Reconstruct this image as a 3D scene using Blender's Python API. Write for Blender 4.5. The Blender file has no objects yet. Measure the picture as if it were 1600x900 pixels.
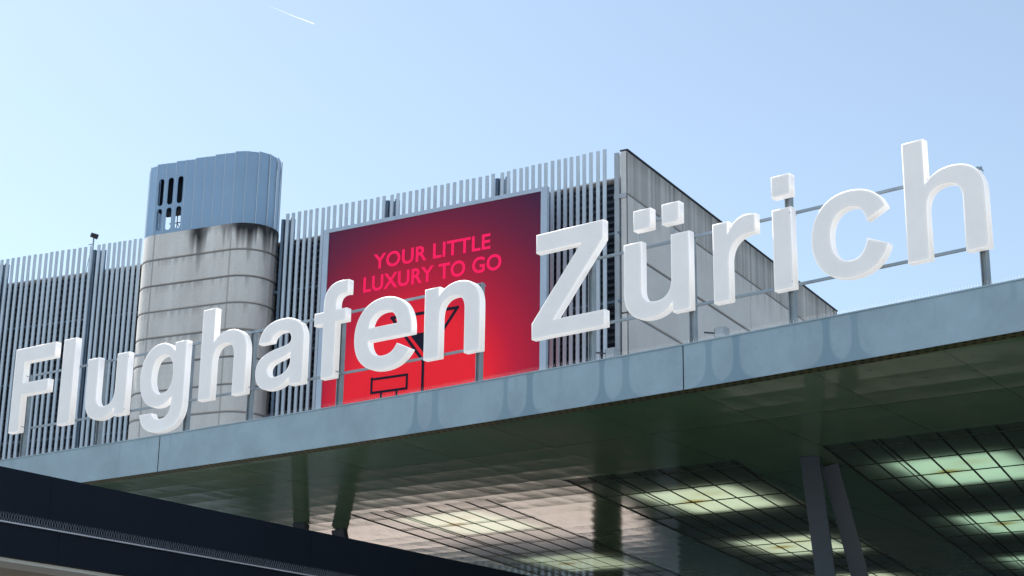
import bpy, bmesh, math, random
import numpy as np
from mathutils import Matrix, Vector
random.seed(7); rng = np.random.default_rng(7)
SC = bpy.context.scene
COL = SC.collection
R = math.radians

# ------------------------------------------------------------------ camera
PITCH, ROLL = 0.302192919, 0.0139428417
F_ = Vector((0, math.cos(PITCH), math.sin(PITCH)))
U_ = Vector((0, -math.sin(PITCH), math.cos(PITCH)))
R_ = Vector((1, 0, 0))
R2 = R_*math.cos(ROLL) + U_*math.sin(ROLL)
U2 = -R_*math.sin(ROLL) + U_*math.cos(ROLL)
cam = bpy.data.cameras.new('camera'); cam.sensor_width = 36; cam.lens = 59.965
cam.clip_start = .1; cam.clip_end = 20000
co = bpy.data.objects.new('camera', cam); COL.objects.link(co)
co.matrix_world = Matrix((R2, U2, -F_)).transposed().to_4x4()
SC.camera = co

# ------------------------------------------------------------------ sky, sun, exposure
SUN_AZ, SUN_EL = R(-50), R(57)          # azimuth from +Y towards +X
w = bpy.data.worlds.new('World'); SC.world = w; w.use_nodes = True
nt = w.node_tree; bg = nt.nodes['Background']
sky = nt.nodes.new('ShaderNodeTexSky'); sky.sky_type = 'NISHITA'; sky.sun_disc = False
sky.sun_elevation = SUN_EL; sky.sun_rotation = SUN_AZ
sky.altitude = 400; sky.air_density = 1.0; sky.dust_density = 1.15; sky.ozone_density = 1.2
hs = nt.nodes.new('ShaderNodeHueSaturation'); hs.inputs['Saturation'].default_value = .90; nt.links.new(sky.outputs[0], hs.inputs['Color']); mx = nt.nodes.new('ShaderNodeMix'); mx.data_type = 'RGBA'; mx.blend_type = 'MULTIPLY'; mx.inputs[0].default_value = 1; mx.inputs[7].default_value = (1.03, 1.03, .94, 1); nt.links.new(hs.outputs[0], mx.inputs[6]); nt.links.new(mx.outputs[2], bg.inputs[0]); bg.inputs[1].default_value = .13
sl = bpy.data.lights.new('sun', 'SUN'); sl.energy = 4.6; sl.angle = R(.5); sl.color = (1, .95, .88)
so = bpy.data.objects.new('sun', sl); COL.objects.link(so)
sd = Vector((math.sin(SUN_AZ)*math.cos(SUN_EL), math.cos(SUN_AZ)*math.cos(SUN_EL), math.sin(SUN_EL)))
so.rotation_euler = sd.to_track_quat('Z', 'Y').to_euler()
SC.view_settings.view_transform = 'Standard'; SC.view_settings.look = 'None'
SC.view_settings.exposure = .70; SC.view_settings.gamma = 1; SC.view_settings.use_curve_mapping = False
SC.render.engine = 'CYCLES'

# ------------------------------------------------------------------ materials
def ramp(nt, src, stops):
    n = nt.nodes.new('ShaderNodeValToRGB'); nt.links.new(src, n.inputs[0])
    e = n.color_ramp.elements
    while len(e) < len(stops): e.new(.5)
    for el, (p, c) in zip(e, stops):
        el.position = p; el.color = (*c, 1) if len(c) == 3 else c
    return n.outputs[0]
def noise(nt, vec, scale, detail=4, rough=.55, stretch=None):
    if stretch is not None:
        m = nt.nodes.new('ShaderNodeMapping'); m.inputs['Scale'].default_value = stretch
        nt.links.new(vec, m.inputs[0]); vec = m.outputs[0]
    n = nt.nodes.new('ShaderNodeTexNoise'); n.inputs['Scale'].default_value = scale
    n.inputs['Detail'].default_value = detail; n.inputs['Roughness'].default_value = rough
    nt.links.new(vec, n.inputs['Vector']); return n.outputs['Fac']
def mixc(nt, fac, a, b, mode='MIX'):
    m = nt.nodes.new('ShaderNodeMix'); m.data_type = 'RGBA'; m.blend_type = mode
    for s, v in ((m.inputs[0], fac), (m.inputs[6], a), (m.inputs[7], b)):
        if hasattr(v, 'links') or hasattr(v, 'is_output'): nt.links.new(v, s)
        else: s.default_value = v if isinstance(v, (int, float)) else (*v, 1)
    return m.outputs[2]
def math_(nt, op, a, b=None, c=None):
    m = nt.nodes.new('ShaderNodeMath'); m.operation = op
    for i, v in enumerate((a, b, c)):
        if v is None: continue
        if isinstance(v, (int, float)): m.inputs[i].default_value = v
        else: nt.links.new(v, m.inputs[i])
    return m.outputs[0]
def mat(name, col, rough=.6, metal=0, var=.12, vscale=1.5, stretch=None, bump=0, bscale=8, stain=None, spec=.5, bdist=.01, fine=0):
    """col with tonal variation; stain = colour blended by the mesh attribute 'stain'"""
    m = bpy.data.materials.new(name); m.use_nodes = True; nt = m.node_tree
    b = nt.nodes['Principled BSDF']; tc = nt.nodes.new('ShaderNodeTexCoord').outputs['Object']
    lo = tuple(c*(1-var) for c in col); hi = tuple(min(1, c*(1+var)) for c in col)
    c = ramp(nt, noise(nt, tc, vscale, 5, .6, stretch), [(.3, lo), (.7, hi)])
    if fine:
        f = noise(nt, tc, 14, 3, .7)
        c = mixc(nt, fine, c, ramp(nt, f, [(.3, tuple(x*.55 for x in col)), (.6, hi)]))
    if stain is not None:
        a = nt.nodes.new('ShaderNodeAttribute'); a.attribute_name = 'stain'
        c = mixc(nt, a.outputs['Fac'], c, stain)
    nt.links.new(c, b.inputs['Base Color'])
    b.inputs['Roughness'].default_value = rough; b.inputs['Metallic'].default_value = metal
    b.inputs['Specular IOR Level'].default_value = spec
    if bump:
        bn = nt.nodes.new('ShaderNodeBump'); bn.inputs['Strength'].default_value = bump; bn.inputs['Distance'].default_value = bdist
        nt.links.new(noise(nt, tc, bscale, 3, .6), bn.inputs['Height']); nt.links.new(bn.outputs[0], b.inputs['Normal'])
    return m
M = {}
M['asphalt'] = mat('concrete_paving', (.48, .465, .44), .9, var=.25, vscale=.4)
M['road'] = mat('asphalt', (.06, .062, .06), .9, var=.25, vscale=.4)
M['concrete'] = mat('concrete', (.68, .67, .655), .85, var=.16, vscale=.55, stretch=(1, 1, .35), bump=.5, bscale=30, stain=(.02, .02, .022), fine=.25)
M['concrete_wall'] = mat('concrete_wall', (.64, .64, .64), .85, var=.12, vscale=.25, bump=.4, bscale=20, stain=(.045, .045, .05), fine=.22)
M['zinc'] = mat('zinc_sheet', (.28, .40, .54), .34, .35, var=.07, vscale=.8, stretch=(1, 1, .2))
M['fin'] = mat('fin_paint', (.50, .59, .68), .6, .0, var=.08, vscale=.7)
M['post_dark'] = mat('post_dark', (.10, .15, .21), .5, .1, var=.15)
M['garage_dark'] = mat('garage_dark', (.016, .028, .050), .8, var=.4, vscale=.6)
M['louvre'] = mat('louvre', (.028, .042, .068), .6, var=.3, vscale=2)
M['coping'] = mat('pale_coping', (.75, .75, .74), .6, var=.05)
M['endpost'] = mat('grey_paint', (.40, .44, .49), .5, .1, var=.12, vscale=.8)
M['frame'] = mat('billboard_frame', (.42, .50, .60), .4, .25, var=.06)
M['pink'] = mat('pink_print', (1.0, .014, .11), .6, var=.03, spec=.1)
M['navy'] = mat('navy_print', (.012, .012, .03), .6, var=.05, spec=.12)
M['fascia'] = mat('fascia_paint', (.325, .435, .50), .36, .0, var=.17, vscale=.9, bump=.4, bscale=1.2, bdist=.012, stain=(.205, .31, .39), fine=.08)
M['seam'] = mat('dark_seam', (.02, .03, .04), .8)
M['steel'] = mat('galvanised_post', (.27, .31, .34), .5, .3, var=.18, vscale=3)
M['rail'] = mat('rail_steel', (.30, .36, .41), .45, .3, var=.15, vscale=2)
M['strut'] = mat('strut_paint', (.045, .063, .095), .45, .0, var=.12, vscale=1.5)
M['beam'] = mat('beam_paint', (.007, .013, .024), .6, 0, var=.12, vscale=.8, spec=.2)
M['ledge'] = mat('ledge_metal', (.62, .62, .70), .35, .4, var=.1)
M['wire'] = mat('spike_wire', (.42, .44, .48), .4, .5)
M['bridge_soffit'] = mat('bridge_soffit', (.50, .43, .35), .8, var=.12, vscale=1.2, fine=.15)
M['bridge_edge'] = mat('bridge_edge', (.78, .76, .72), .7, var=.05)
M['reflection_block'] = mat('beige_block', (.74, .62, .55), .8, var=.08, vscale=.3)
M['black'] = mat('black_bars', (.012, .02, .016), .5)
M['bars'] = mat('glazing_bar_paint', (.03, .055, .04), .6)
M['camera'] = mat('camera_black', (.02, .022, .03), .4)
M['lamp'] = mat('lamp_body', (.33, .35, .37), .45, .3)
M['cloud'] = mat('contrail_white', (.95, .95, .95), 1)
_n = M['cloud'].node_tree; _t = _n.nodes.new('ShaderNodeBsdfTranslucent'); _a = _n.nodes.new('ShaderNodeAddShader')
_n.links.new(_n.nodes['Principled BSDF'].outputs[0], _a.inputs[0]); _n.links.new(_t.outputs[0], _a.inputs[1]); _m = _n.nodes.new('ShaderNodeMixShader'); _m.inputs[0].default_value = .28; _p = _n.nodes.new('ShaderNodeBsdfTransparent'); _n.links.new(_p.outputs[0], _m.inputs[1]); _n.links.new(_a.outputs[0], _m.inputs[2]); _n.links.new(_m.outputs[0], _n.nodes['Material Output'].inputs[0])
M['deck'] = mat('roof_deck', (.16, .16, .16), .9)

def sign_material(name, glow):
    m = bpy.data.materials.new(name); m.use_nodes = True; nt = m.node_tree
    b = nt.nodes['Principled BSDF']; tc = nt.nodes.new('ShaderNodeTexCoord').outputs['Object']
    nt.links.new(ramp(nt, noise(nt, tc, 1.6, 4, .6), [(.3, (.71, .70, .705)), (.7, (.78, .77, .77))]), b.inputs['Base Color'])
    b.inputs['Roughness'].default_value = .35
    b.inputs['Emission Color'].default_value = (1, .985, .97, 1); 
    bv = nt.nodes.new('ShaderNodeBevel'); bv.samples = 6; bv.inputs['Radius'].default_value = .085     # painted glow: emission rises towards the rim to imitate translucent acrylic
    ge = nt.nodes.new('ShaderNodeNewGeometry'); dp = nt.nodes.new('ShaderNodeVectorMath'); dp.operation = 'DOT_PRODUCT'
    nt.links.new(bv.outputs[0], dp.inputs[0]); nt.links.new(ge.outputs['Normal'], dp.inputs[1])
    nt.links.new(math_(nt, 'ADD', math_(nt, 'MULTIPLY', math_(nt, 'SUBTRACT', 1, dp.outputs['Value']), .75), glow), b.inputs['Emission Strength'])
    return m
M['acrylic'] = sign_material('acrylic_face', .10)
M['acrylic_side'] = sign_material('acrylic_side', .24)  # sides emit more than faces, in place of light passing through

def soffit_material():
    m = bpy.data.materials.new('soffit_gloss'); m.use_nodes = True; nt = m.node_tree
    b = nt.nodes['Principled BSDF']; tcn = nt.nodes.new('ShaderNodeTexCoord')
    mp = nt.nodes.new('ShaderNodeMapping'); mp.inputs['Rotation'].default_value = (0, 0, R(35))
    nt.links.new(tcn.outputs['Object'], mp.inputs[0]); v = mp.outputs[0]
    sx = nt.nodes.new('ShaderNodeSeparateXYZ'); nt.links.new(v, sx.inputs[0])
    fx = math_(nt, 'FRACT', math_(nt, 'DIVIDE', sx.outputs[0], 2.44)); fy = math_(nt, 'FRACT', math_(nt, 'DIVIDE', sx.outputs[1], 4.9))
    seam = math_(nt, 'MAXIMUM', math_(nt, 'LESS_THAN', fx, .008), math_(nt, 'LESS_THAN', fy, .006))
    dx = math_(nt, 'SUBTRACT', math_(nt, 'FRACT', math_(nt, 'DIVIDE', sx.outputs[0], .61)), .5)
    dy = math_(nt, 'SUBTRACT', math_(nt, 'FRACT', math_(nt, 'DIVIDE', sx.outputs[1], .98)), .5)
    dd = math_(nt, 'ADD', math_(nt, 'POWER', math_(nt, 'MULTIPLY', dx, .61), 2), math_(nt, 'POWER', math_(nt, 'MULTIPLY', dy, .98), 2))
    dot = math_(nt, 'MULTIPLY', math_(nt, 'LESS_THAN', dd, .0007), .7)
    c = ramp(nt, noise(nt, v, .22, 5, .55, (1, .35, 1)), [(.3, (.16, .29, .155)), (.5, (.22, .38, .20)), (.72, (.36, .42, .24))])
    c = mixc(nt, math_(nt, 'MULTIPLY', seam, .75), c, (.008, .012, .01))
    c = mixc(nt, dot, c, (.01, .01, .01)); nt.links.new(c, b.inputs['Base Color'])
    b.inputs['Metallic'].default_value = 0; b.inputs['IOR'].default_value = 1.5
    r = mixc(nt, dot, (.10,)*3, (.9,)*3); nt.links.new(r, b.inputs['Roughness'])
    h = math_(nt, 'ADD', noise(nt, v, 1.3, 2, .4, (1, .6, 1)), math_(nt, 'MULTIPLY', dd, 1.5))
    bn = nt.nodes.new('ShaderNodeBump'); bn.inputs['Strength'].default_value = 1; bn.inputs['Distance'].default_value = .006
    nt.links.new(h, bn.inputs['Height']); nt.links.new(bn.outputs[0], b.inputs['Normal'])
    return m
M['soffit'] = soffit_material()

def drip_material():
    m = bpy.data.materials.new('perforated_edge'); m.use_nodes = True; nt = m.node_tree
    b = nt.nodes['Principled BSDF']; uv = nt.nodes.new('ShaderNodeUVMap'); uv.uv_map = 'uv'
    sx = nt.nodes.new('ShaderNodeSeparateXYZ'); nt.links.new(uv.outputs[0], sx.inputs[0])
    row = math_(nt, 'FLOOR', math_(nt, 'DIVIDE', sx.outputs[1], .15))
    ux = math_(nt, 'ADD', math_(nt, 'DIVIDE', sx.outputs[0], .17), math_(nt, 'MULTIPLY', row, .5))
    dx = math_(nt, 'MULTIPLY', math_(nt, 'SUBTRACT', math_(nt, 'FRACT', ux), .5), .17)
    dy = math_(nt, 'MULTIPLY', math_(nt, 'SUBTRACT', math_(nt, 'FRACT', math_(nt, 'DIVIDE', sx.outputs[1], .15)), .5), .15)
    d = math_(nt, 'ADD', math_(nt, 'POWER', dx, 2), math_(nt, 'POWER', dy, 2))
    c = ramp(nt, noise(nt, uv.outputs[0], .8, 4, .6), [(.35, (.12, .16, .07)), (.7, (.24, .20, .09))])
    c = mixc(nt, math_(nt, 'LESS_THAN', d, .0015), c, (.004, .005, .004)); nt.links.new(c, b.inputs['Base Color'])
    b.inputs['Roughness'].default_value = .5
    return m
M['drip'] = drip_material()

def glass_material():
    m = bpy.data.materials.new('milk_glass'); m.use_nodes = True; nt = m.node_tree
    for n in list(nt.nodes):
        if n.type == 'BSDF_PRINCIPLED': nt.nodes.remove(n)
    out = nt.nodes['Material Output']; tc = nt.nodes.new('ShaderNodeTexCoord').outputs['Object']
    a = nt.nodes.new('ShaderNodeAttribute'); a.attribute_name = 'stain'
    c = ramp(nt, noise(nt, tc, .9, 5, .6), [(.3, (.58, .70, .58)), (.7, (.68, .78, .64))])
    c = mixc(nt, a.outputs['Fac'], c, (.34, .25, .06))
    tr = nt.nodes.new('ShaderNodeBsdfTranslucent'); nt.links.new(c, tr.inputs[0])
    df = nt.nodes.new('ShaderNodeBsdfDiffuse'); df.inputs[0].default_value = (.12, .19, .13, 1)
    gl = nt.nodes.new('ShaderNodeBsdfGlossy'); gl.inputs['Roughness'].default_value = .08
    fr = nt.nodes.new('ShaderNodeFresnel'); fr.inputs[0].default_value = 1.5
    m1 = nt.nodes.new('ShaderNodeAddShader'); m2 = nt.nodes.new('ShaderNodeMixShader')
    nt.links.new(tr.outputs[0], m1.inputs[0]); nt.links.new(df.outputs[0], m1.inputs[1])
    nt.links.new(fr.outputs[0], m2.inputs[0]); nt.links.new(m1.outputs[0], m2.inputs[1]); nt.links.new(gl.outputs[0], m2.inputs[2])
    nt.links.new(m2.outputs[0], out.inputs[0])
    return m
M['glass'] = glass_material()

def poster_material():
    m = bpy.data.materials.new('printed_poster'); m.use_nodes = True; nt = m.node_tree
    b = nt.nodes['Principled BSDF']; uv = nt.nodes.new('ShaderNodeUVMap'); uv.uv_map = 'uv'
    sx = nt.nodes.new('ShaderNodeSeparateXYZ'); nt.links.new(uv.outputs[0], sx.inputs[0])
    dx = math_(nt, 'DIVIDE', math_(nt, 'SUBTRACT', sx.outputs[0], 5.8), 1.0)
    dy = math_(nt, 'SUBTRACT', sx.outputs[1], -9.3)
    d = math_(nt, 'SQRT', math_(nt, 'ADD', math_(nt, 'POWER', dx, 2), math_(nt, 'POWER', math_(nt, 'MULTIPLY', dy, 1.0), 2)))
    d = math_(nt, 'DIVIDE', d, 11.0)
    c = ramp(nt, d, [(0, (1, .020, .036)), (.36, (1, .020, .038)), (.50, (.60, .014, .045)), (.66, (.34, .014, .045)), (.82, (.17, .016, .050)), (1, (.065, .018, .055))])
    nt.links.new(c, b.inputs['Base Color']); b.inputs['Roughness'].default_value = .55; b.inputs['Specular IOR Level'].default_value = .12
    nt.links.new(c, b.inputs['Emission Color']); b.inputs['Emission Strength'].default_value = .09  # faint emission added so the print comes out brighter
    return m
M['poster'] = poster_material()
_b = M['pink'].node_tree.nodes['Principled BSDF']; _b.inputs['Emission Color'].default_value = (1, .014, .11, 1); _b.inputs['Emission Strength'].default_value = .22   # emission added to brighten the lettering beyond its print colour

# ------------------------------------------------------------------ helpers
def tag(o, label=None, cat=None, group=None, kind=None):
    if label: o['label'] = label
    if cat: o['category'] = cat
    if group: o['group'] = group
    if kind: o['kind'] = kind
    return o
def empty(name, loc, label, cat, group=None):
    o = bpy.data.objects.new(name, None); COL.objects.link(o); o.location = loc; o.empty_display_size = .5
    return tag(o, label, cat, group)
class MB:
    def __init__(s): s.v = []; s.f = []
    def add(s, vs, fs):
        n = len(s.v); s.v += [tuple(v) for v in vs]; s.f += [tuple(i+n for i in f) for f in fs]; return s
    def prism(s, a, b, half_w, half_d, side):
        """bar from a to b with cross axes side (unit) and the perpendicular"""
        a, b = Vector(a), Vector(b); d = (b-a).normalized(); u = Vector(side); u = (u - d*u.dot(d)).normalized(); v = d.cross(u)
        P = [p + u*sx*half_w + v*sy*half_d for p in (a, b) for sx, sy in ((-1, -1), (1, -1), (1, 1), (-1, 1))]
        return s.add(P, [(0, 3, 2, 1), (4, 5, 6, 7), (0, 1, 5, 4), (1, 2, 6, 5), (2, 3, 7, 6), (3, 0, 4, 7)])
    def box(s, o, X, Y, Z, x0, x1, y0, y1, z0, z1):
        o, X, Y, Z = map(Vector, (o, X, Y, Z))
        P = [o + X*x + Y*y + Z*z for z in (z0, z1) for x, y in ((x0, y0), (x1, y0), (x1, y1), (x0, y1))]
        return s.add(P, [(0, 3, 2, 1), (4, 5, 6, 7), (0, 1, 5, 4), (1, 2, 6, 5), (2, 3, 7, 6), (3, 0, 4, 7)])
    def poly_ex(s, pts, z0, z1):
        n = len(pts); P = [(x, y, z) for z in (z0, z1) for x, y in pts]
        return s.add(P, [tuple(range(n))[::-1], tuple(range(n, 2*n))] + [(i, (i+1) % n, n+(i+1) % n, n+i) for i in range(n)])
    def tube(s, pts, r, n=8):
        pts = [Vector(p) for p in pts]; rs = r if hasattr(r, '__len__') else [r]*len(pts); P = []
        for i, p in enumerate(pts):
            d = (pts[min(i+1, len(pts)-1)] - pts[max(i-1, 0)]).normalized()
            u = d.orthogonal().normalized() if i == 0 else (u - d*u.dot(d)).normalized(); v = d.cross(u)
            P += [p + (u*math.cos(2*math.pi*k/n) + v*math.sin(2*math.pi*k/n))*rs[i] for k in range(n)]
        fs = [(i*n+k, i*n+(k+1) % n, (i+1)*n+(k+1) % n, (i+1)*n+k) for i in range(len(pts)-1) for k in range(n)]
        return s.add(P, fs + [tuple(range(n))[::-1], tuple(range((len(pts)-1)*n, len(pts)*n))])
    def build(s, name, m, parent=None, bevel=0, smooth=False):
        me = bpy.data.meshes.new(name); me.from_pydata(s.v, [], s.f); me.update()
        bm = bmesh.new(); bm.from_mesh(me); bmesh.ops.recalc_face_normals(bm, faces=bm.faces)
        if bevel: bmesh.ops.bevel(bm, geom=bm.edges[:], offset=bevel, segments=2, affect='EDGES', profile=.7)
        bm.to_mesh(me); bm.free()
        return link(name, me, m, parent, smooth)
def link(name, me, m, parent=None, smooth=False):
    me.materials.append(m); o = bpy.data.objects.new(name, me); COL.objects.link(o)
    if smooth: me.shade_smooth()
    if parent:
        o.parent = parent
        p = parent; mw = Vector((0, 0, 0))
        while p: mw += p.location; p = p.parent
        o.location = -mw if parent.parent is None else Vector((0, 0, 0))
    return o
# Empties carry no rotation: parts are modelled in world metres and shifted back by the empty's place.
def grid(name, pts, uvs, stain, m, parent, smooth=False):
    """pts (rows, cols, 3) sheet with per-vertex stain"""
    r, c = pts.shape[:2]; idx = np.arange(r*c).reshape(r, c)
    q = np.stack([idx[:-1, :-1], idx[:-1, 1:], idx[1:, 1:], idx[1:, :-1]], -1).reshape(-1, 4)
    me = bpy.data.meshes.new(name); me.from_pydata(pts.reshape(-1, 3).tolist(), [], q.tolist()); me.update()
    if stain is not None:
        a = me.attributes.new('stain', 'FLOAT', 'POINT'); a.data.foreach_set('value', np.clip(stain, 0, 1).astype(np.float32).ravel())
    if uvs is not None:
        l = me.uv_layers.new(name='uv'); f = uvs.reshape(-1, 2)[q.ravel()]; l.data.foreach_set('uv', f.astype(np.float32).ravel())
    return link(name, me, m, parent, smooth)
def smooth1(n, k):
    a = rng.random(n + 2*k); ker = np.hanning(2*k+1); ker /= ker.sum(); return np.convolve(a, ker, 'valid')[:n]
def fill2d(name, contours, depth, bevel, grow=0):
    """mesh data of a filled outline with holes (local x, y; thickness along z, centred)"""
    cu = bpy.data.curves.new(name, 'CURVE'); cu.dimensions = '2D'; cu.fill_mode = 'BOTH' if depth or bevel else 'FRONT'
    for c in contours:
        s = cu.splines.new('POLY'); s.points.add(len(c)-1); s.use_cyclic_u = True
        for p, (x, y) in zip(s.points, c): p.co = (x, y, 0, 1)
    cu.extrude = max(0, depth/2 - bevel); cu.bevel_depth = bevel; cu.bevel_resolution = 2; cu.offset = grow - bevel
    o = bpy.data.objects.new(name, cu); COL.objects.link(o)
    dg = bpy.context.evaluated_depsgraph_get(); me = bpy.data.meshes.new_from_object(o.evaluated_get(dg))
    bpy.data.objects.remove(o); bpy.data.curves.remove(cu); me.name = name; me.materials.clear()
    return me
UP = Vector((0, 0, 1))

# ------------------------------------------------------------------ ground
g = MB().add([(-900, -700, -1.6), (900, -700, -1.6), (900, 1100, -1.6), (-900, 1100, -1.6)], [(0, 1, 2, 3)]).build('ground', M['asphalt'])
g['kind'] = 'structure'
g = MB().add([(-70, 26, -1.596), (12, -6, -1.596), (120, -8, -1.596), (120, 140, -1.596), (-70, 140, -1.596)], [(0, 1, 2, 3, 4)]).build('road', M['road'])
g['kind'] = 'structure'

# ------------------------------------------------------------------ plan curve of the canopy edge
CF = [-0.00014, -0.0049, -0.7737, 32.6132]
CF = [-9.7124e-05, -5.2226e-03, -0.774403, 32.613115]
_x = np.linspace(-30, 24, 5401)
def _cy(x): return np.where(x > 10, np.polyval(CF, 10) + (x-10)*-.91, np.where(x < -15, np.polyval(CF, -15) + (x+15)*-.69, np.polyval(CF, x)))
CURVE = np.stack([_x, _cy(_x)], 1)
_T = np.gradient(CURVE, axis=0); _T /= np.linalg.norm(_T, axis=1)[:, None]
NB = np.stack([-_T[:, 1], _T[:, 0]], 1)                # away from the viewer
ARC = np.concatenate([[0], np.cumsum(np.linalg.norm(np.diff(CURVE, axis=0), axis=1))])
def arc_at_x(x): return float(np.interp(x, _x, ARC))
def cpt(x, d=0):
    """plan point at curve abscissa x, pushed d behind the edge"""
    i = np.interp(x, _x, np.arange(len(_x))); i0 = int(min(i, len(_x)-2)); t = i-i0
    p = CURVE[i0]*(1-t) + CURVE[i0+1]*t; n = NB[i0]*(1-t)+NB[i0+1]*t
    return p + n*d, n
def cpt_arc(s, d=0): return cpt(float(np.interp(s, ARC, _x)), d)
ZS, ZT = 7.5, 8.333

# ------------------------------------------------------------------ canopy
canopy = empty('airport_canopy', (3.1, 31, -1.6), 'curved blue grey metal canopy with dark green glossy underside, below the white letters', 'canopy')
joints = [-17.0, -8.06, 3.144, 12.6, 20.5]
streaks = [-1.94, -1.53, -.1, .37, 1.72, 2.15, 3.57, 4.02, 5.42, 5.84]
for a, b in zip(joints[:-1], joints[1:]):
    s0, s1 = arc_at_x(a)+.012, arc_at_x(b)-.012
    ss = np.linspace(s0, s1, int((s1-s0)/.022)); zz = np.linspace(ZS, ZT, 38)
    base = np.array([cpt_arc(s)[0] for s in ss]); nrm = np.array([cpt_arc(s)[1] for s in ss])
    oil = (smooth1(len(ss), 60)-.5)*.03 + (smooth1(len(ss), 18)-.5)*.006
    st = np.zeros((len(zz), len(ss))); t = (zz-ZS)/(ZT-ZS)
    for sx in streaks:
        s = arc_at_x(sx); wv = .062 + .018*np.sin(sx*7) + (.30+.06*np.sin(sx*13))*np.exp(-t/.13) + .03*np.exp(-((t-1)/.1)**2)
        d = np.abs(ss[None]-s)/wv[:, None]
        top = np.clip((t[:, None]+.10)/.12, 0, 1)
        st = np.maximum(st, np.clip((1.2-d)/.45, 0, 1)*(.80+.15*np.sin(sx*5)))
    fine_ = smooth1(len(ss), 5); drip = np.clip((fine_-.60)*6, 0, 1)*.35; ln = .15+.85*smooth1(len(ss), 9)
    st = np.maximum(st, drip[None]*np.clip((t[:, None]-(1-ln[None]))/.3, 0, 1))
    st = np.maximum(st, .55*np.exp(-((t[:, None]-1)/.025)**2)*(.5+.5*smooth1(len(ss), 20)[None]))
    wob = (oil[None]*np.sin(np.pi*t)[:, None])
    P = np.zeros((len(zz), len(ss), 3)); P[..., :2] = base[None] + nrm[None]*wob[..., None]; P[..., 2] = zz[:, None]
    grid('fascia_panel', P, None, st, M['fascia'], canopy, True)
    if b < 20:
        p, n = cpt(b, .02); m = MB(); m.box((*p, 0), (-n[1], n[0], 0), (n[0], n[1], 0), UP, -.05, .05, 0, .02, ZS+.01, ZT-.01); m.build('panel_joint', M['seam'], canopy)
# rolled top edge and flat roof behind it
m = MB(); xs = np.linspace(-17, 20.5, 78)
for x0, x1 in zip(xs[:-1], xs[1:]):
    P = [(*cpt(x, d)[0], z) for z in (ZT+.003, ZT+.028) for x, d in ((x0, -.012), (x1, -.012), (x1, .16), (x0, .16))]
    m.add(P, [(0, 3, 2, 1), (4, 5, 6, 7), (0, 1, 5, 4), (3, 7, 6, 2)])
m.build('top_edge', M['fascia'], canopy)
back = [(44, 34), (30, 56), (14, 63), (2, 62), (-8, 58), (-22, 47.5)]
front = [tuple(cpt(x, .30)[0]) for x in np.linspace(-19, 21, 80)]
deck_pts = [tuple(cpt(x, .17)[0]) for x in np.linspace(-19, 21, 80)] + [(23, 14.3)] + back
m = MB(); m.poly_ex(deck_pts, 8.12, ZT-.01); m.build('roof_deck', M['deck'], canopy)
# perforated strip under the edge
ss = np.linspace(arc_at_x(-19), arc_at_x(21), 160); dd = np.linspace(.0, .303, 3)
P = np.array([[(*cpt_arc(s, d)[0], ZS) for s in ss] for d in dd]); UV = np.array([[(s, d) for s in ss] for d in dd])
grid('perforated_strip', P, UV, None, M['drip'], canopy)
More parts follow.
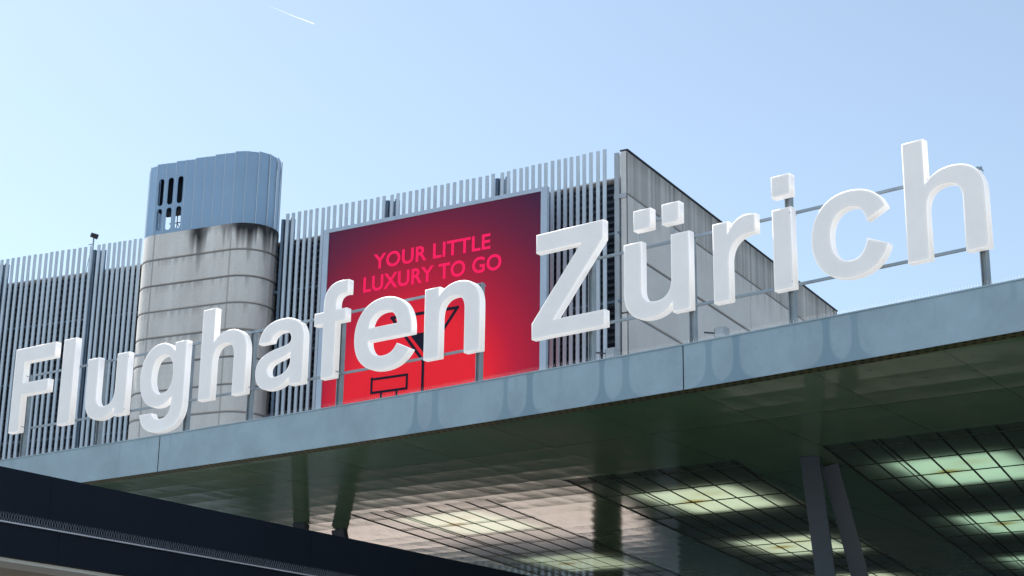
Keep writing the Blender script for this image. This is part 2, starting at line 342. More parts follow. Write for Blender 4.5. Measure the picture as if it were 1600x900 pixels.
# glowing glass strips in the ceiling: cell vectors of the skewed glazing grid
CA = np.array((.500, -.352)); CB = np.array((.733, 1.58))
strips = [((-1.44, 45.48), -1.6, 6.8, [0, 4.4]), ((4.50, 41.55), -2.35, 10.3, [0, 4.45, 8.9]), ((9.72, 37.40), -2.35, 10.0, [0, 4.25, 8.5])]
holes = []
def cell(o, u, v): return tuple(np.array(o) + CA*u + CB*v)
U0, U1 = -3.05, 4.25
for o, v0, v1, _ in strips: holes.append([cell(o, U0, v0), cell(o, U1, v0), cell(o, U1, v1), cell(o, U0, v1)])
me = fill2d('soffit', [front + [(23, 14.6)] + back] + holes, 0, 0)
me.flip_normals(); sof = link('soffit', me, M['soffit'], canopy); sof.location.z += ZS
for (o, v0, v1, cs) in strips:
    us = np.linspace(U1, U0, 60); vs = np.linspace(v0, v1, 200)
    P = np.array([[(*cell(o, u, v), ZS+.018) for u in us] for v in vs])
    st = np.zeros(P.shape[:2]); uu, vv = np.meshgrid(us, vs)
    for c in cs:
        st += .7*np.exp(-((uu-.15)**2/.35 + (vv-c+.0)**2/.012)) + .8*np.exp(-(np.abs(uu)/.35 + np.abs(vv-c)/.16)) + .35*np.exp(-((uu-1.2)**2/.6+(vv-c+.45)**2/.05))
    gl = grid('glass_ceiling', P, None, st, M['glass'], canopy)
    m = MB()
    bw = .6 if o[0] < 0 else 1
    for k in (-3, -2, -1.22, -1, 0, 1, 2, 3, 4):
        m.prism((*cell(o, k, v0), ZS+.010), (*cell(o, k, v1), ZS+.010), (.025 if k != -1.22 else .014)*bw, .004, (CA[0], CA[1], 0))
    for k in range(int(math.ceil(v0)), int(v1)+1):
        m.prism((*cell(o, U0, k), ZS+.0), (*cell(o, U1, k), ZS+.0), .018*bw, .010*bw, (CB[0], CB[1], 0))
    m.build('glazing_bars', M['bars'], gl)
    # dark box over the glass, one lamp panel above each bright field
    c4 = [cell(o, U0-.1, v0-.05), cell(o, U1+.1, v0-.05), cell(o, U1+.1, v1+.05), cell(o, U0-.1, v1+.05)]
    m = MB(); n4 = 4
    Pv = [(x, y, z) for z in (ZS+.010, 8.05) for x, y in c4]
    m.add(Pv, [(4, 5, 6, 7)] + [(i, (i+1) % 4, 4+(i+1) % 4, 4+i) for i in range(4)]); m.build('light_box', M['black'], canopy)
    for c in cs:
        la = bpy.data.lights.new('ceiling_lamp', 'AREA'); la.shape = 'RECTANGLE'; la.size = 2.5; la.size_y = 3.0
        la.energy = (14 if o[0] < 0 else 23) if o[0] != 9.72 else 20; la.color = (1, 1, .84) if o[0] < 9 else (.76, 1, .84)
        lo = bpy.data.objects.new('ceiling_lamp', la); COL.objects.link(lo); lo.parent = canopy
        p = cell(o, .85, c); lo.location = Vector((*p, ZS+.26)) - canopy.location; lo.rotation_euler = (0, 0, math.atan2(CA[1], CA[0]))
# struts: pairs spreading downwards from a shared head
def strut(ax, ay, bx, by, wid, dep, ang):
    m = MB(); t = (-1.6-ZS)/(2.5)
    top = Vector((ax, ay, ZS-.005)); d = Vector((bx-ax, by-ay, -2.5)); bot = top + d*(9.1/2.5)
    m.prism(top, bot, wid/2, dep/2, (math.cos(ang), math.sin(ang), 0)); return m.build('strut', M['strut'], canopy, .012)
strut(6.45, 36.0, 6.66, 35.9, .40, .42, R(-14)); strut(7.02, 36.75, 7.62, 36.95, .36, .40, R(-14))
strut(-5.55, 45.5, -5.75, 45.4, .34, .36, R(-14)); strut(-4.62, 46.4, -4.1, 46.6, .34, .36, R(-14))
# bird spikes along the roof edge
def spikes(pts, dirs, h, r, name, parent):
    m = MB()
    for (p, d) in zip(pts, dirs):
        for k in (-1, 1):
            q = Vector(p); tip = q + UP*h + Vector((d[0], d[1], 0))*k*h*.45; s = Vector((-d[1], d[0], 0))
            m.add([q + s*r, q - s*r, tip + s*r*.6, tip - s*r*.6, q + Vector((d[0], d[1], 0))*r*1.5, tip + Vector((d[0], d[1], 0))*r], [(0, 1, 3, 2), (0, 4, 5, 2), (1, 4, 5, 3)])
    o = m.build(name, M['wire'], parent); o['kind'] = 'stuff'; return o
sa = np.arange(arc_at_x(-15), arc_at_x(20), .055)
spikes([(*cpt_arc(s, .05)[0], ZT+.02) for s in sa], [cpt_arc(s)[1] for s in sa], .11, .0010, 'bird_spikes', canopy)

# ------------------------------------------------------------------ sign letters
def bez(cmds):
    pts = []; cur = None
    for c in cmds:
        if c[0] == 'C':
            a = np.array(cur, float); b1, b2, e = map(np.array, (c[1:3], c[3:5], c[5:7]))
            for t in np.linspace(0, 1, 15)[1:]: pts.append(tuple((1-t)**3*a + 3*(1-t)**2*t*b1 + 3*(1-t)*t*t*b2 + t**3*e))
            cur = c[5:7]
        else: pts.append(tuple(map(float, c))); cur = c
    if np.hypot(pts[0][0]-pts[-1][0], pts[0][1]-pts[-1][1]) < 1: pts.pop()
    return pts
C = 'C'
nstem = [(455, 0), (330, 0), (330, 325), (C, 330, 400, 300, 438, 236, 438), (C, 165, 438, 125, 390, 125, 295), (125, 0)]
G = {
 'F': [[(0, 0), (0, 718), (500, 718), (500, 608), (126, 608), (126, 432), (446, 432), (446, 322), (126, 322), (126, 0)]],
 'l': [[(0, 0), (0, 718), (125, 718), (125, 0)]],
 'i': [[(0, 0), (0, 530), (125, 530), (125, 0)]],
 'u': [[(0, 530), (0, 190), (C, 0, 60, 65, -13, 178, -13), (C, 250, -13, 305, 18, 336, 68), (336, 0), (455, 0), (455, 530), (330, 530), (330, 235), (C, 330, 138, 288, 95, 220, 95), (C, 155, 95, 125, 132, 125, 205), (125, 530)]],
 'n': [[(0, 0), (0, 530), (119, 530), (119, 462), (C, 150, 512, 205, 543, 277, 543), (C, 390, 543, 455, 470, 455, 340)] + nstem],
 'h': [[(0, 0), (0, 744), (125, 744), (125, 468), (C, 158, 515, 208, 543, 277, 543), (C, 390, 543, 455, 470, 455, 340)] + nstem],
 'r': [[(0, 0), (0, 530), (119, 530), (119, 450), (C, 150, 515, 200, 548, 265, 548), (330, 542), (330, 420), (C, 190, 432, 125, 365, 125, 255), (125, 0)]],
 'a': [[(345, 0), (470, 0), (470, 345), (C, 470, 480, 390, 543, 245, 543), (C, 110, 543, 30, 480, 20, 370), (143, 370), (C, 150, 415, 185, 442, 240, 442), (C, 305, 442, 342, 415, 342, 370), (C, 342, 332, 310, 322, 235, 312), (C, 90, 292, 0, 250, 0, 140), (C, 0, 45, 65, -13, 160, -13), (C, 235, -13, 290, 10, 338, 58)],
       [(342, 262), (C, 310, 238, 265, 226, 222, 217), (C, 150, 203, 123, 182, 123, 146), (C, 123, 105, 150, 82, 195, 82), (C, 280, 82, 342, 130, 342, 200)]],
 'e': [[(500, 225), (126, 225), (C, 130, 140, 180, 92, 258, 92), (C, 310, 92, 350, 115, 375, 168), (488, 108), (C, 440, 28, 360, -13, 258, -13), (C, 100, -13, 0, 90, 0, 262), (C, 0, 430, 100, 543, 252, 543), (C, 410, 543, 500, 430, 500, 262)],
       [(374, 322), (C, 365, 400, 325, 438, 250, 438), (C, 180, 438, 135, 400, 128, 322)]],
 'f': [[(88, 0), (88, 428), (0, 428), (0, 525), (88, 525), (88, 575), (C, 88, 690, 150, 744, 255, 744), (320, 740), (320, 636), (288, 639), (C, 235, 639, 213, 615, 213, 565), (213, 525), (308, 525), (308, 428), (213, 428), (213, 0)]],
 'g': [[(470, 530), (350, 530), (350, 465), (C, 310, 515, 265, 543, 205, 543), (C, 80, 543, 0, 430, 0, 275), (C, 0, 110, 80, 8, 205, 8), (C, 260, 8, 312, 32, 346, 75), (346, 40), (C, 346, -50, 310, -97, 242, -97), (C, 190, -97, 160, -77, 150, -38), (22, -38), (C, 30, -140, 105, -203, 240, -203), (C, 390, -203, 470, -125, 470, 30)],
       [(235, 438), (C, 165, 438, 125, 375, 125, 275), (C, 125, 175, 165, 112, 235, 112), (C, 305, 112, 345, 175, 345, 275), (C, 345, 375, 305, 438, 235, 438)]],
 'c': [[(365, 328), (C, 350, 402, 315, 435, 255, 435), (C, 175, 435, 128, 370, 128, 265), (C, 128, 160, 175, 95, 255, 95), (C, 315, 95, 350, 140, 362, 212), (493, 152), (C, 465, 50, 380, -13, 258, -13), (C, 100, -13, 0, 95, 0, 265), (C, 0, 430, 100, 543, 258, 543), (C, 380, 543, 465, 475, 487, 390)]],
 'Z': [[(0, 0), (0, 112), (372, 606), (30, 606), (30, 718), (536, 718), (536, 606), (166, 112), (545, 112), (545, 0)]],
}
ZB, CAP, TH = 9.09, 2.165, .195
def zmap(y):
    if y > 543: return (519 + (y-543)*(718-519)/(744-543 if y > 718.5 else 175)) if y <= 744 else y
    return y*.955
def glyph_mesh(name, contours, w_units, width, kmap=True, tall=718):
    out = []
    for c in contours:
        P = bez(c); Q = []
        for x, y in P:
            if y > 543: yy = 519 + (y-543)*(718-519)/(tall-543)
            else: yy = y*.955
            Q.append((x/w_units*width, yy/718*CAP))
        out.append(Q)
    return fill2d(name, out, TH, .030, .006)
def place_mesh(name, me, A, B, z, parent, front=True):
    """local x along A->B, local y up; front face on the A-B line, thickness behind"""
    A, B = Vector((*A, z)), Vector((*B, z)); X = (B-A).normalized(); Nf = X.cross(UP)     # towards the viewer
    off = -Nf*(TH/2)
    mw = Matrix((X, UP, Nf)).transposed().to_4x4(); mw.translation = A + off
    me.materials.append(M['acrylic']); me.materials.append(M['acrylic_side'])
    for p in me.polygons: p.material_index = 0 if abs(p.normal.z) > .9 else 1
    o = bpy.data.objects.new(name, me); COL.objects.link(o); o.parent = parent
    o.matrix_local = Matrix.Translation(-parent.location) @ mw
    return o
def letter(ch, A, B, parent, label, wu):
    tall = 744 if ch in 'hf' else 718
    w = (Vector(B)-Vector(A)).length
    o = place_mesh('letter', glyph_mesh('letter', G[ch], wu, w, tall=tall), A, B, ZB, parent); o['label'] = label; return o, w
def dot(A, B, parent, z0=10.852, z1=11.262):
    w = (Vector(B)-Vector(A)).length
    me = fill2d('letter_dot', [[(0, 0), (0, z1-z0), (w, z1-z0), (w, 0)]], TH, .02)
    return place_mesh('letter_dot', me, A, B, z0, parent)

sign1 = empty('rooftop_sign', (*cpt(-5.9, .3)[0], ZT+.03), 'white raised letters spelling Flughafen on grey posts along the canopy edge', 'letter sign')
sign2 = empty('rooftop_sign', (*cpt(4.5, .3)[0], ZT+.03), 'white raised letters spelling Zürich on grey posts along the canopy edge', 'letter sign')
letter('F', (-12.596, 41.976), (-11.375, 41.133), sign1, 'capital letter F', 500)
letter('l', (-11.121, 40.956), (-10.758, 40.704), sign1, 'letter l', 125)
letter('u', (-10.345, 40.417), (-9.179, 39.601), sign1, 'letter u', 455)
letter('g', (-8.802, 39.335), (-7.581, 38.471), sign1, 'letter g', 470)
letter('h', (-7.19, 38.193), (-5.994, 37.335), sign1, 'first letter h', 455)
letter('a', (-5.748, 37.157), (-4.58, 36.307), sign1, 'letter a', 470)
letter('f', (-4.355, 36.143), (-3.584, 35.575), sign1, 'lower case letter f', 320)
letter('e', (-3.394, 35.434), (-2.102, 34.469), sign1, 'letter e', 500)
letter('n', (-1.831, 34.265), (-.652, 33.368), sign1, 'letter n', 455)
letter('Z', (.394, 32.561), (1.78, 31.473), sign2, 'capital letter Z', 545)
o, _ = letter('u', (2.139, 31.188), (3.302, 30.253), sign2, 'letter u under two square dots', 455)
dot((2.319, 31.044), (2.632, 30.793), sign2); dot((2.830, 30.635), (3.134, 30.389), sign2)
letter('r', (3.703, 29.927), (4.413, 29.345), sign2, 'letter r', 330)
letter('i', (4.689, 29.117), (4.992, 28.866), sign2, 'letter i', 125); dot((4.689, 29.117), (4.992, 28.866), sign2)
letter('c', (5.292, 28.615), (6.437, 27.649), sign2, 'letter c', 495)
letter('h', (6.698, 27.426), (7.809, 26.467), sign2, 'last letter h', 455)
def hpost(x, parent, top=10.60, d=.47, mat_='steel'):
    p, n = cpt(x, d); X = Vector((-n[1], n[0], 0))*-1; Y = Vector((*n, 0)); m = MB(); o = Vector((*p, 0))
    for sx in (-1, 1): m.box(o, X, Y, UP, sx*.052-.008, sx*.052+.008, -.055, .055, ZT, top)
    m.box(o, X, Y, UP, -.044, .044, -.008, .008, ZT, top)
    m.box(o, X, Y, UP, -.085, .085, -.085, .085, ZT+.03, ZT+.055)
    return m.build('post', M[mat_], parent)
def rails(x0, x1, parent):
    for z in (9.20, 10.56):
        m = MB(); xs = np.linspace(x0, x1, max(3, int((x1-x0)*1.2)))
        for a, b in zip(xs[:-1], xs[1:]):
            pa, pb = cpt(a, .43)[0], cpt(b, .43)[0]; m.prism((*pa, z), (*pb, z), .024, .024, (0, 0, 1))
        m.build('rail', M['rail'], parent)
for x in (-12.2, -9.96, -7.53, -5.90, -3.735, -.68): hpost(x-.25, sign1)
for x, t in ((1.533, 10.66), (3.345, 10.66), (7.77, 10.50)): hpost(x-.25, sign2, t)
hpost(5.025-.30, sign2, 10.95); 
rails(-12.25, -.93, sign1); rails(1.0, 7.58, sign2)
m = MB()
for x in (2.19, 2.78):       # small stubs carrying the two dots, plus the link between them
    p, n = cpt(x, .42); m.prism((*p, 10.55), (*p, 11.1), .025, .025, (1, 0, 0))
p, _ = cpt(2.19, .42); q, _ = cpt(2.78, .42); m.prism((*p, 11.07), (*q, 11.07), .03, .03, (0, 0, 1)); m.build('dot_bracket', M['rail'], sign2)
# standoff pins between rails and letters
for sg, X in ((sign1, (-12.3, -10.9, -9.3, -8.0, -7.0, -6.0, -4.8, -3.9, -2.8, -1.7, -.8)), (sign2, (.9, 2.3, 3.1, 3.8, 4.85, 5.7, 6.8, 7.6))):
    for x in X:
        for z in (9.20, 10.50):
            MB().tube([(*cpt(x, .20)[0], z), (*cpt(x, .42)[0], z)], .012, 6).build('standoff_pin', M['rail'], sg)

# floodlights at the roof edge
def floodlight(x, d, label):
    p, n = cpt(x, d); t = empty('floodlight', (*p, ZT+.03), label, 'floodlight')
    X = Vector((-n[1], n[0], 0))*-1; Y = Vector((*n, 0)); o = Vector((*p, ZT+.03))
    m = MB(); m.box(o+UP*.17, X, Y, UP, .10, .30, -.10, .10, -.10, .09); h = m.build('housing', M['lamp'], t, .02)
    m = MB(); m.box(o+UP*.17, X, Y, UP, .085, .098, -.085, .085, -.085, .075); m.build('lens', M['camera'], t)
    m = MB(); m.prism(o + X*.2 + UP*.08, o+X*.2, .012, .012, (1, 0, 0)); m.prism(o - X*.18 + UP*.24, o + X*.12 + UP*.17, .014, .014, (0, 0, 1)); m.build('bracket_arm', M['camera'], t)
floodlight(3.50, .3, 'small grey floodlight on the canopy edge below the letter u with two dots')
floodlight(1.60, .3, 'small grey floodlight on the canopy edge below the capital letter Z')

# ------------------------------------------------------------------ parking garage with slatted front
ZF0, ZF1 = 4.0, 30.0
bays = [(-35.2, 95.3), (-28.98, 92.21), (-22.83, 89.34), (-17.28, 86.70), (-11.735, 83.83), (-6.10, 80.74), (-.544, 77.41), (4.62, 74.06)]
garage = empty('parking_garage', (-6, 82, -1.6), 'long parking garage behind the letters, with pale blue vertical slats and concrete side wall', 'parking garage')
for i, (a, b) in enumerate(zip(bays[:-1], bays[1:])):
    A, B = Vector((*a, 0)), Vector((*b, 0)); X = (B-A).normalized(); Y = Vector((-X.y, X.x, 0)); L = (B-A).length
    pitch = (L/17.35 if i != 6 else .3557); m = MB(); lw = MB()
    for k in range(17):
        if i == 3 or (i == 2 and k > 8): continue
        s = k*pitch; j = random.uniform(-.012, .012)
        m.box(A, X, Y, UP, s-.083+j, s+.083+j, -.04+j, .04+j, ZF0, ZF1 + random.uniform(-.02, .02))
    if i != 3: m.build('slat_screen', M['fin'], garage)
    # screen post in the gap before each bay
    m = MB()
    if i != 3: m.box(A, X, Y, UP, -.46, -.30, .08, .42, ZF0, 29.8); m.box(A, X, Y, UP, -.22, -.11, .12, .42, ZF0, 29.8) if i != 3 else None; m.box(A, X, Y, UP, .10, .20, .12, .42, ZF0, 29.8)
    if i != 3: m.build('screen_post', M['post_dark'], garage)
    # horizontal louvres and the dark deck edges behind the slats
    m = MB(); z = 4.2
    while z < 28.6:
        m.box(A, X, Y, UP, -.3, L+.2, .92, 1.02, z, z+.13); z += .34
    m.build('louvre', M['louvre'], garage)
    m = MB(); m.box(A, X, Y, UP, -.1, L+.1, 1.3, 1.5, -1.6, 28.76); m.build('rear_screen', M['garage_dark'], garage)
    m = MB(); m.box(A, X, Y, UP, -.1, L+.12, .75, 1.35, 28.765, 28.83); m.build('roof_coping', M['coping'], garage)
    for z in (25.9, 22.6, 19.3, 16.0):
        m = MB(); m.box(A, X, Y, UP, -.2, L+.1, .45, .85, z, z+.12); m.build('screen_rail', M['post_dark'], garage)
m = MB(); m.poly_ex([(a+.9, b+1.6) for a, b in bays] + [(15, 104), (-25, 126)], 28.0, 28.7); m.build('roof_deck', M['deck'], garage)
# bare side wall
C0 = Vector((5.305, 74.328, 0)); DB = Vector((.4929, .8701, 0)); NR = Vector((.8701, -.4929, 0)); LW = 29.7
us = np.arange(0, LW+.01, .06); zs = np.concatenate([np.arange(0, 20, .5), np.arange(20, 30.001, .06)])
grooves = [27.86, 25.0, 22.1, 19.2, 16.3, 13.4, 10.5]; vj = [7.6, 15.2, 22.6]
ss_ = smooth1(len(us), 3); s2 = smooth1(len(us), 14); s3 = smooth1(len(us), 60)
Z = zs[:, None]; Uu = us[None]
st = np.where(Z > 27.86, .36 + .75*(ss_[None]-.5) + .55*(s2[None]-.5) + .25*np.clip((Z-29.2)/.8, 0, 1), .0)
st = np.where(Z > 27.86, np.clip(st, .06, 1), np.clip((ss_[None]-.42)*1.2, 0, 1)*np.clip(1-(27.86-Z)/(.3+2.5*s2[None]), 0, 1)*.7 + .05*(s3[None]))
st = np.maximum(st, .75*np.exp(-((Z-30)/.10)**2))
dep = np.zeros_like(st)
for gz in grooves:
    k = np.exp(-((Z-gz)/.06)**4); st = np.maximum(st, k*.9+0*Uu); dep = np.maximum(dep, k*.05+0*Uu)
for gu in vj:
    k = np.exp(-((Uu-gu)/.035)**2)*(Z < 27.8); st = np.maximum(st, k*.5)
P = np.zeros((len(zs), len(us), 3))
P[:] = np.array(C0)[None, None] + us[None, :, None]*np.array(DB) - dep[..., None]*np.array(NR); P[..., 2] = Z
grid('side_wall', P, None, st, M['concrete_wall'], garage)
m = MB()
for z0, z1 in zip([0] + [g+.04 for g in reversed(grooves)], [g-.04 for g in reversed(grooves)] + [30.0]):
    m.box(C0, DB, NR, UP, .0, LW, -.33, -.06, z0, z1)
m.build('wall_core', M['concrete_wall'], garage)
m = MB(); m.box(C0, DB, NR, UP, -.04, LW+.04, -.36, .04, 30.003, 30.07); m.build('wall_coping', M['garage_dark'], garage)
m = MB(); m.box(C0, DB, NR, UP, -.12, .12, -.62, -.40, 0, 29.93); m.build('corner_post', M['endpost'], garage)
m = MB(); m.box(C0, DB, NR, UP, -.10, .1, -.66, -.05, 27.66, 27.86); m.build('post_bracket', M['endpost'], garage)

# ------------------------------------------------------------------ stair tower with metal hood
P1, P2 = Vector((-19.003, 85.72, 0)), Vector((-14.616, 83.703, 0)); TX = (P2-P1).normalized(); TY = Vector((-TX.y, TX.x, 0)); TL = (P2-P1).length
tower = empty('stair_tower', (-16.2, 87, -1.6), 'round cornered pale concrete tower with black drip stains and ribbed blue metal hood', 'tower')
RL, RT = 1.38, 1.60
def perim(inset, depth=3.2, RR=0, n=14):
    pts = []
    def arc(cx, cy, r, a0, a1):
        for t in np.linspace(a0, a1, n): pts.append((cx+r*math.cos(t), cy+r*math.sin(t)))
    arc(0, RL, RL-inset, math.pi, 1.5*math.pi); arc(TL, RT, RT-inset, 1.5*math.pi, 2.5*math.pi)
    pts.append((-RL+inset, 2*RT-inset))
    return pts
def resample(pts, step, closed=True):
    p = np.array(pts + ([pts[0]] if closed else [])); s = np.concatenate([[0], np.cumsum(np.linalg.norm(np.diff(p, axis=0), axis=1))])
    n = int(s[-1]/step); t = np.linspace(0, s[-1], n+1); return np.stack([np.interp(t, s, p[:, 0]), np.interp(t, s, p[:, 1])], 1), t
pp, tt = resample(perim(0), .05)
nr = np.gradient(pp, axis=0); nr /= np.linalg.norm(nr, axis=1)[:, None]; nr = np.stack([nr[:, 1], -nr[:, 0]], 1)
zs = np.concatenate([np.arange(0, 16, .5), np.arange(16, 29.401, .05)]); Z = zs[:, None]
bands = [29.4-1.435*k for k in range(1, 14)]
f1, f2, f3 = smooth1(len(pp), 3), smooth1(len(pp), 12), smooth1(len(pp), 40)
along = pp[:, 0][None]
heavy = np.clip((along-1.3)/1.0, 0, 1)*np.clip((f2[None]-.34)*5, .25, 1)
ln = .22 + 1.9*np.clip(f1[None]-.30, 0, 1)*heavy*2 + .30*heavy
st = heavy*np.clip(1.25-(29.4-Z)/ln, 0, 1) * (1)
for bz in bands[:4]:
    st = np.maximum(st, .42*np.clip((f1[None]-.42)*4, 0, 1)*np.clip(1-(bz-Z)/(.2+.9*f2[None]), 0, 1)*(Z < bz))
st = np.maximum(st, .10*f3[None] + .10*np.clip(f1[None]-.45, 0, 1))
dep = np.zeros_like(st)
for bz in bands:
    k = np.exp(-((Z-bz)/.05)**4)+0*along; st = np.maximum(st, k*.8); dep = np.maximum(dep, k*.05)
for jx in (0.0, TL):
    k = np.exp(-((along-jx)/.035)**2)*(pp[:, 1][None] < 1); st = np.maximum(st, k*.6+0*Z); dep = np.maximum(dep, .03*k+0*Z)
q2 = pp[None] - nr[None]*dep[..., None]
P = np.zeros((len(zs), len(pp), 3)); P[:] = np.array(P1)[None, None] + q2[..., :1]*np.array(TX) + q2[..., 1:]*np.array(TY); P[..., 2] = Z
grid('concrete_shaft', P, None, st, M['concrete'], tower, False)
m = MB(); m.poly_ex([tuple((P1+TX*x+TY*y).xy) for x, y in perim(.04)], 29.0, 29.36); m.build('shaft_roof', M['deck'], tower)
# hood: flat folded sheets, each lapping the next
hp = [(-1.30, 2.6)] + perim(.08)[:25]
h, ht = resample(hp, .617, False); HZ0, HZ1 = 29.42, 33.40
w3 = lambda x, y, z=0: P1 + TX*float(x) + TY*float(y) + UP*z
for i in range(len(h)-1):
    a, b = h[i], h[i+1]; d = (b-a); L = float(np.linalg.norm(d)); d = d/L; n = np.array((d[1], -d[0]))
    a2 = a + n*.06; b2 = b - n*.02; mid = (a[0]+b[0])/2
    conts = [[(0, 0), (0, HZ1-HZ0+.03*(i % 2)), (L+.03, HZ1-HZ0+.03*(i % 2)), (L+.03, 0)]]
    front_i = -.35 < mid < 1.55 and a[1] < 1.0
    if front_i:
        def slot(x0, x1, y0, y1):
            r = (x1-x0)/2; cx = (x0+x1)/2
            return [(cx+r*math.cos(t), y1-r+r*math.sin(t)) for t in np.linspace(0, math.pi, 9)] + [(cx+r*math.cos(t), y0+r+r*math.sin(t)) for t in np.linspace(math.pi, 2*math.pi, 9)]
        conts += [slot(.14, .46, 1.60, 3.14), slot(.14, .46, .18, 1.44)]
    me = fill2d('hood_sheet', conts, .03, 0)
    o = link('hood_sheet', me, M['zinc'], tower)
    A, B = w3(*a2, HZ0), w3(*b2, HZ0); X = (B-A).normalized(); mw = Matrix((X, UP, X.cross(UP))).transposed().to_4x4(); mw.translation = A
    o.matrix_local = Matrix.Translation(-tower.location) @ mw
    m = MB(); m.box(w3(*a), Vector((d[0]*TX.x+d[1]*TY.x, d[0]*TX.y+d[1]*TY.y, 0)), TX*float(n[0])+TY*float(n[1]), UP, -.012, .012, .03, .085, HZ0, HZ1+.03)
    m.build('standing_seam', M['fin'], tower)
m = MB(); m.poly_ex([tuple(w3(x, y).xy) for x, y in perim(.2)], HZ1-.16, HZ1-.06); m.build('hood_roof', M['deck'], tower)
m = MB(); rr = .03
for x in (-.4, .5, 1.4, 2.6, 3.8):
    m.tube([w3(x, 2.4, HZ0), w3(x, 2.4, HZ1-.2)], rr, 6)
for x0, x1 in ((-.4, .5), (.5, 1.4), (1.4, 2.6)):
    m.tube([w3(x0, 2.4, HZ0), w3(x1, 2.4, HZ0+1.5)], rr*.7, 5); m.tube([w3(x1, 2.4, HZ0), w3(x0, 2.4, HZ0+1.5)], rr*.7, 5)
m.tube([w3(-.9, 2.4, HZ0+1.5), w3(4.2, 2.4, HZ0+1.5)], rr, 6); m.build('hood_frame', M['louvre'], tower)
m = MB(); m.box(w3(0, 0), TX, TY, UP, -1.0, 1.9, 1.5, 2.3, HZ0+1.85, HZ1-.2); m.build('vent_box', M['garage_dark'], tower)

# ------------------------------------------------------------------ billboard
BO = Vector((-9.413, 80.584, 28.0)); BX = Vector((.8555, -.5178, 0)); BN = Vector((BX.y, -BX.x, 0)) # towards the viewer
BW, BH, FT = 12.863, 13.4, .335
bill = empty('billboard', (-4, 77.3, 14.6), 'large red billboard reading YOUR LITTLE LUXURY TO GO, framed in grey metal', 'billboard')
Bp = lambda u, v, d=0: BO + BX*u + UP*v + BN*d
m = MB(); Yd = -BN
m.box(BO, BX, BN, UP, 0, BW, -.16, .06, -.20, 0); m.box(BO, BX, BN, UP, 0, FT, -.16, .06, -BH, -.203)
m.box(BO, BX, BN, UP, BW-FT, BW, -.16, .06, -BH, -.203); m.box(BO, BX, BN, UP, FT+.003, BW-FT-.003, -.16, .06, -BH, -BH+.2); m.build('frame', M['frame'], bill, .01)
uu = np.linspace(FT, BW-FT, 3); vv = np.linspace(-BH+.2, -.2, 3)
P = np.array([[tuple(Bp(u, v, .012)) for u in uu] for v in vv]); UV = np.array([[(u, v) for u in uu] for v in vv])
grid('poster', P, UV, None, M['poster'], bill)
def text_mesh(name, s, bold=.020):
    cu = bpy.data.curves.new(name, 'FONT'); cu.body = s; cu.size = 1; cu.offset = bold; cu.extrude = .002; cu.space_character = 1.04; cu.resolution_u = 6
    o = bpy.data.objects.new(name, cu); COL.objects.link(o); dg = bpy.context.evaluated_depsgraph_get()
    me = bpy.data.meshes.new_from_object(o.evaluated_get(dg)); bpy.data.objects.remove(o); me.materials.clear(); return me
def lettering(s, u0, u1, v0, v1):
    me = text_mesh('lettering', s); c = np.array([v.co[:] for v in me.vertices]); lo, hi = c.min(0), c.max(0)
    for v in me.vertices:
        v.co.x = (v.co.x-lo[0])/(hi[0]-lo[0])*(u1-u0); v.co.y = (v.co.y-lo[1])/(hi[1]-lo[1])*(v1-v0)
    o = link('lettering', me, M['pink'], bill); mw = Matrix((BX, UP, BN)).transposed().to_4x4(); mw.translation = Bp(u0, v0, .020)
    o.matrix_local = Matrix.Translation(-bill.location) @ mw
lettering('YOUR LITTLE', 3.12, 9.80, -2.56, -1.78)
lettering('LUXURY TO GO', 2.56, 10.42, -3.66, -2.86)
def stroke(pts, wd=.10, d=.022):
    m = MB()
    for i, (a, b) in enumerate(zip(pts[:-1], pts[1:])):
        A, B = Bp(*a, d+.0006*i), Bp(*b, d+.0006*i); e = (B-A).normalized()*wd*.5; m.prism(A-e, B+e, wd/2, .004, BN.cross((B-A)))
    m.build('line_drawing', M['navy'], bill)
stroke([(4.33, -5.17), (8.05, -5.17), (6.2, -7.52), (4.33, -5.17)], .15); stroke([(6.2, -7.5), (6.2, -12.0)], .15); stroke([(4.9, -12.0), (7.5, -12.0)], .15)
stroke([(3.28, -8.08), (5.31, -8.08), (5.31, -8.74), (3.28, -8.74), (3.28, -8.04)], .12); stroke([(3.85, -8.74), (3.85, -12)], .12); stroke([(4.74, -8.74), (4.74, -12)], .12)
m = MB(); m.add([Bp(5.38, -6.13, .021), Bp(7.02, -6.13, .021), Bp(6.2, -7.12, .021)], [(0, 1, 2)]); m.build('line_drawing', M['navy'], bill)

# ------------------------------------------------------------------ camera on the screen post
sc = empty('security_camera', (-23.24, 89.62, 29.8), 'tiny black camera on thin mast above the gap between the left slats', 'camera')
o = Vector((-23.24, 89.62, 29.8)); m = MB(); m.tube([o, o+UP*.75], .045, 8); m.build('mast', M['steel'], sc)
m = MB(); m.tube([o+UP*.75+Vector((-.16, -.1, .12)), o+UP*.75+Vector((.20, .08, .04))], [.13, .15], 10); m.build('housing', M['camera'], sc)
m = MB(); m.prism(o+UP*.35, o+UP*.35+Vector((-.25, 0, -.05)), .02, .02, (0, 0, 1)); m.tube([o+Vector((-.12, 0, -.1)), o+Vector((-.35, .3, -1.2)), o+Vector((-1.0, .7, -1.2))], .02, 6); m.build('bracket', M['steel'], sc)

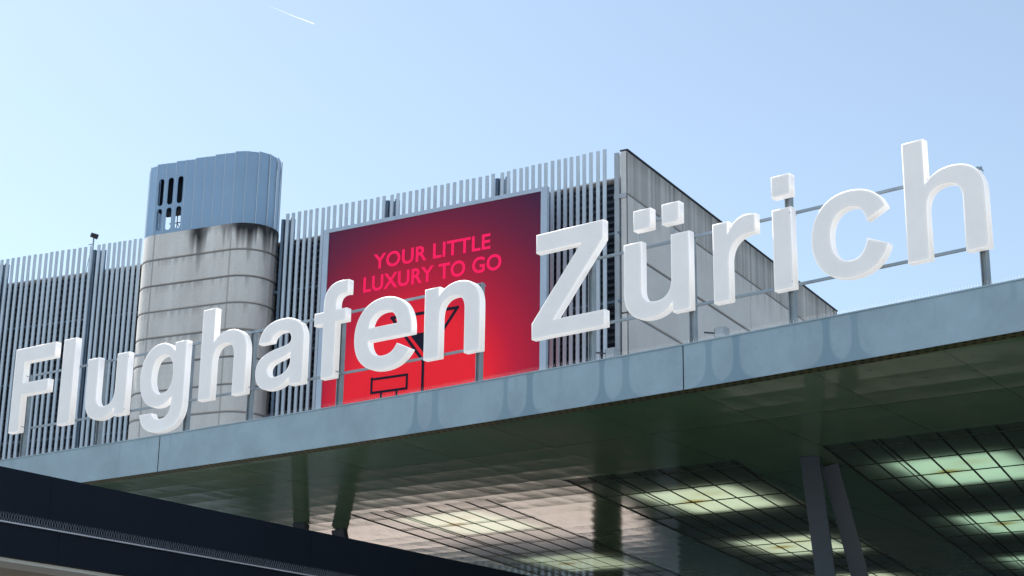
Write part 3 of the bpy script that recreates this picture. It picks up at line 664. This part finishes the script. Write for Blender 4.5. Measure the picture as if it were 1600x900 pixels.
# ------------------------------------------------------------------ dark footbridge in the foreground
Q = Vector((-7.696, 25.432, 0)); DQ = Vector((.5850, .8110, 0)); NQ = Vector((.8110, -.5850, 0))
bridge = empty('footbridge', (-7.7, 25.4, -1.6), 'dark navy footbridge with thin pale ledge and bird spikes, in the lower left corner', 'footbridge')
for k in range(-14, 17, 3):
    m = MB(); m.box(Q, DQ, NQ, UP, k+.002, k+2.998, -.3, random.uniform(-.004, .004), 4.19, 5.0); m.build('upper_panel', M['beam'], bridge, .006)
    m = MB(); m.box(Q, DQ, NQ, UP, k+.202, k+3.198, -.28, .055+random.uniform(-.004, .004), 3.66, 4.155); m.build('lower_panel', M['beam'], bridge, .006)
m = MB(); m.box(Q, DQ, NQ, UP, -13.8, 16.8, -.32, -.03, 3.67, 4.9); m.build('girder', M['beam'], bridge)
m = MB(); m.box(Q, DQ, NQ, UP, -14, 17, -.3, .085, 4.158, 4.180); m.build('ledge', M['ledge'], bridge)
m = MB(); m.box(Q, DQ, NQ, UP, -14, 17, -.62, -.02, 3.60, 3.655); m.build('edge_strip', M['bridge_edge'], bridge)
m = MB(); m.box(Q, DQ, NQ, UP, -14, 17, -4.2, -.63, 3.63, 3.9); m.box(Q, DQ, NQ, UP, -14, 17, -1.2, -.7, 3.615, 3.628); m.build('deck_soffit', M['bridge_soffit'], bridge)
m = MB(); m.box(Q, DQ, NQ, UP, -14, 17, -4.2, -.31, 3.91, 4.1); m.box(Q, DQ, NQ, UP, -14, 17, -4.25, -4.0, 4.1, 5.0); m.build('deck', M['deck'], bridge)
ks = np.arange(-10, 10, .052)
spikes([Q + DQ*float(k) + NQ*(.05 + .0*k) + UP*4.18 for k in ks], [(NQ.x*.5+DQ.x*(.35+.12*random.uniform(-1, 1)), NQ.y*.5+DQ.y*(.35+.12*random.uniform(-1, 1))) for k in ks], .14, .0026, 'bird_spikes', bridge)
m = MB()
for k in (-9, 12): m.box(Q, DQ, NQ, UP, k-.35, k+.35, -2.6, -1.9, -1.6, 3.61)
m.build('pier', M['beam'], bridge)

# ------------------------------------------------------------------ unseen blocks added beyond the canopy to shape the ceiling reflection
reflection_block = empty('pale_reflection_block', (1, 66, -1.6), 'unseen block with pale beige top, added to mirror as bright patch in the canopy ceiling', 'reflection block')
block_pts = [(-7.6, 68.8), (-5.2, 65.6), (-2.6, 63.2), (3.4, 60.5), (4.6, 63.4), (6.9, 72.6), (-1, 76.6), (-13, 82.5)]
m = MB(); m.poly_ex(block_pts, 3.5, 3.8); m.build('roof', M['reflection_block'], reflection_block)  # pale top of the added block, there for its mirror image
cx = sum(p[0] for p in block_pts)/len(block_pts); cy = sum(p[1] for p in block_pts)/len(block_pts)
m = MB(); m.poly_ex([(cx+(x-cx)*.93, cy+(y-cy)*.93) for x, y in block_pts], -1.6, 3.495); m.build('wall', M['garage_dark'], reflection_block)
m = MB(); m.poly_ex([(3.0, 60.0), (4.0, 60.0), (4.0, 61.0), (3.0, 61.0)], 3.81, 7.2); m.build('dark_reflection_column', M['black'], reflection_block)  # unseen column added for a dark streak in the mirrored patch

dk = empty('dark_reflection_block', (24, 66, -1.6), 'unseen dark block beyond the slanted struts, added to darken the canopy ceiling reflection', 'hall')
m = MB(); m.poly_ex([(7.0, 70.2), (34, 56), (46, 40), (52, 44), (40, 66), (14, 78)], -1.6, 7.9); m.build('wall', M['garage_dark'], dk)  # added dark mass, hides the paler garage from the mirrored view

# ------------------------------------------------------------------ vapour trail
c1, c2 = Vector((-640, 4000, 2002)), Vector((-517.9, 4000, 1952)); N_ = 24; pts, rs = [], []
for i in range(N_):
    t = i/(N_-1); pts.append(c1.lerp(c2, t) + Vector((0, 0, math.sin(t*9)*.6))); rs.append(.15 + 1.5*t**1.3 if i < N_-1 else .3)
tr = MB().tube(pts, rs, 10).build('vapour_trail', M['cloud'], None, smooth=True)
tag(tr, 'short thin white vapour trail high in the blue sky', 'vapour trail')
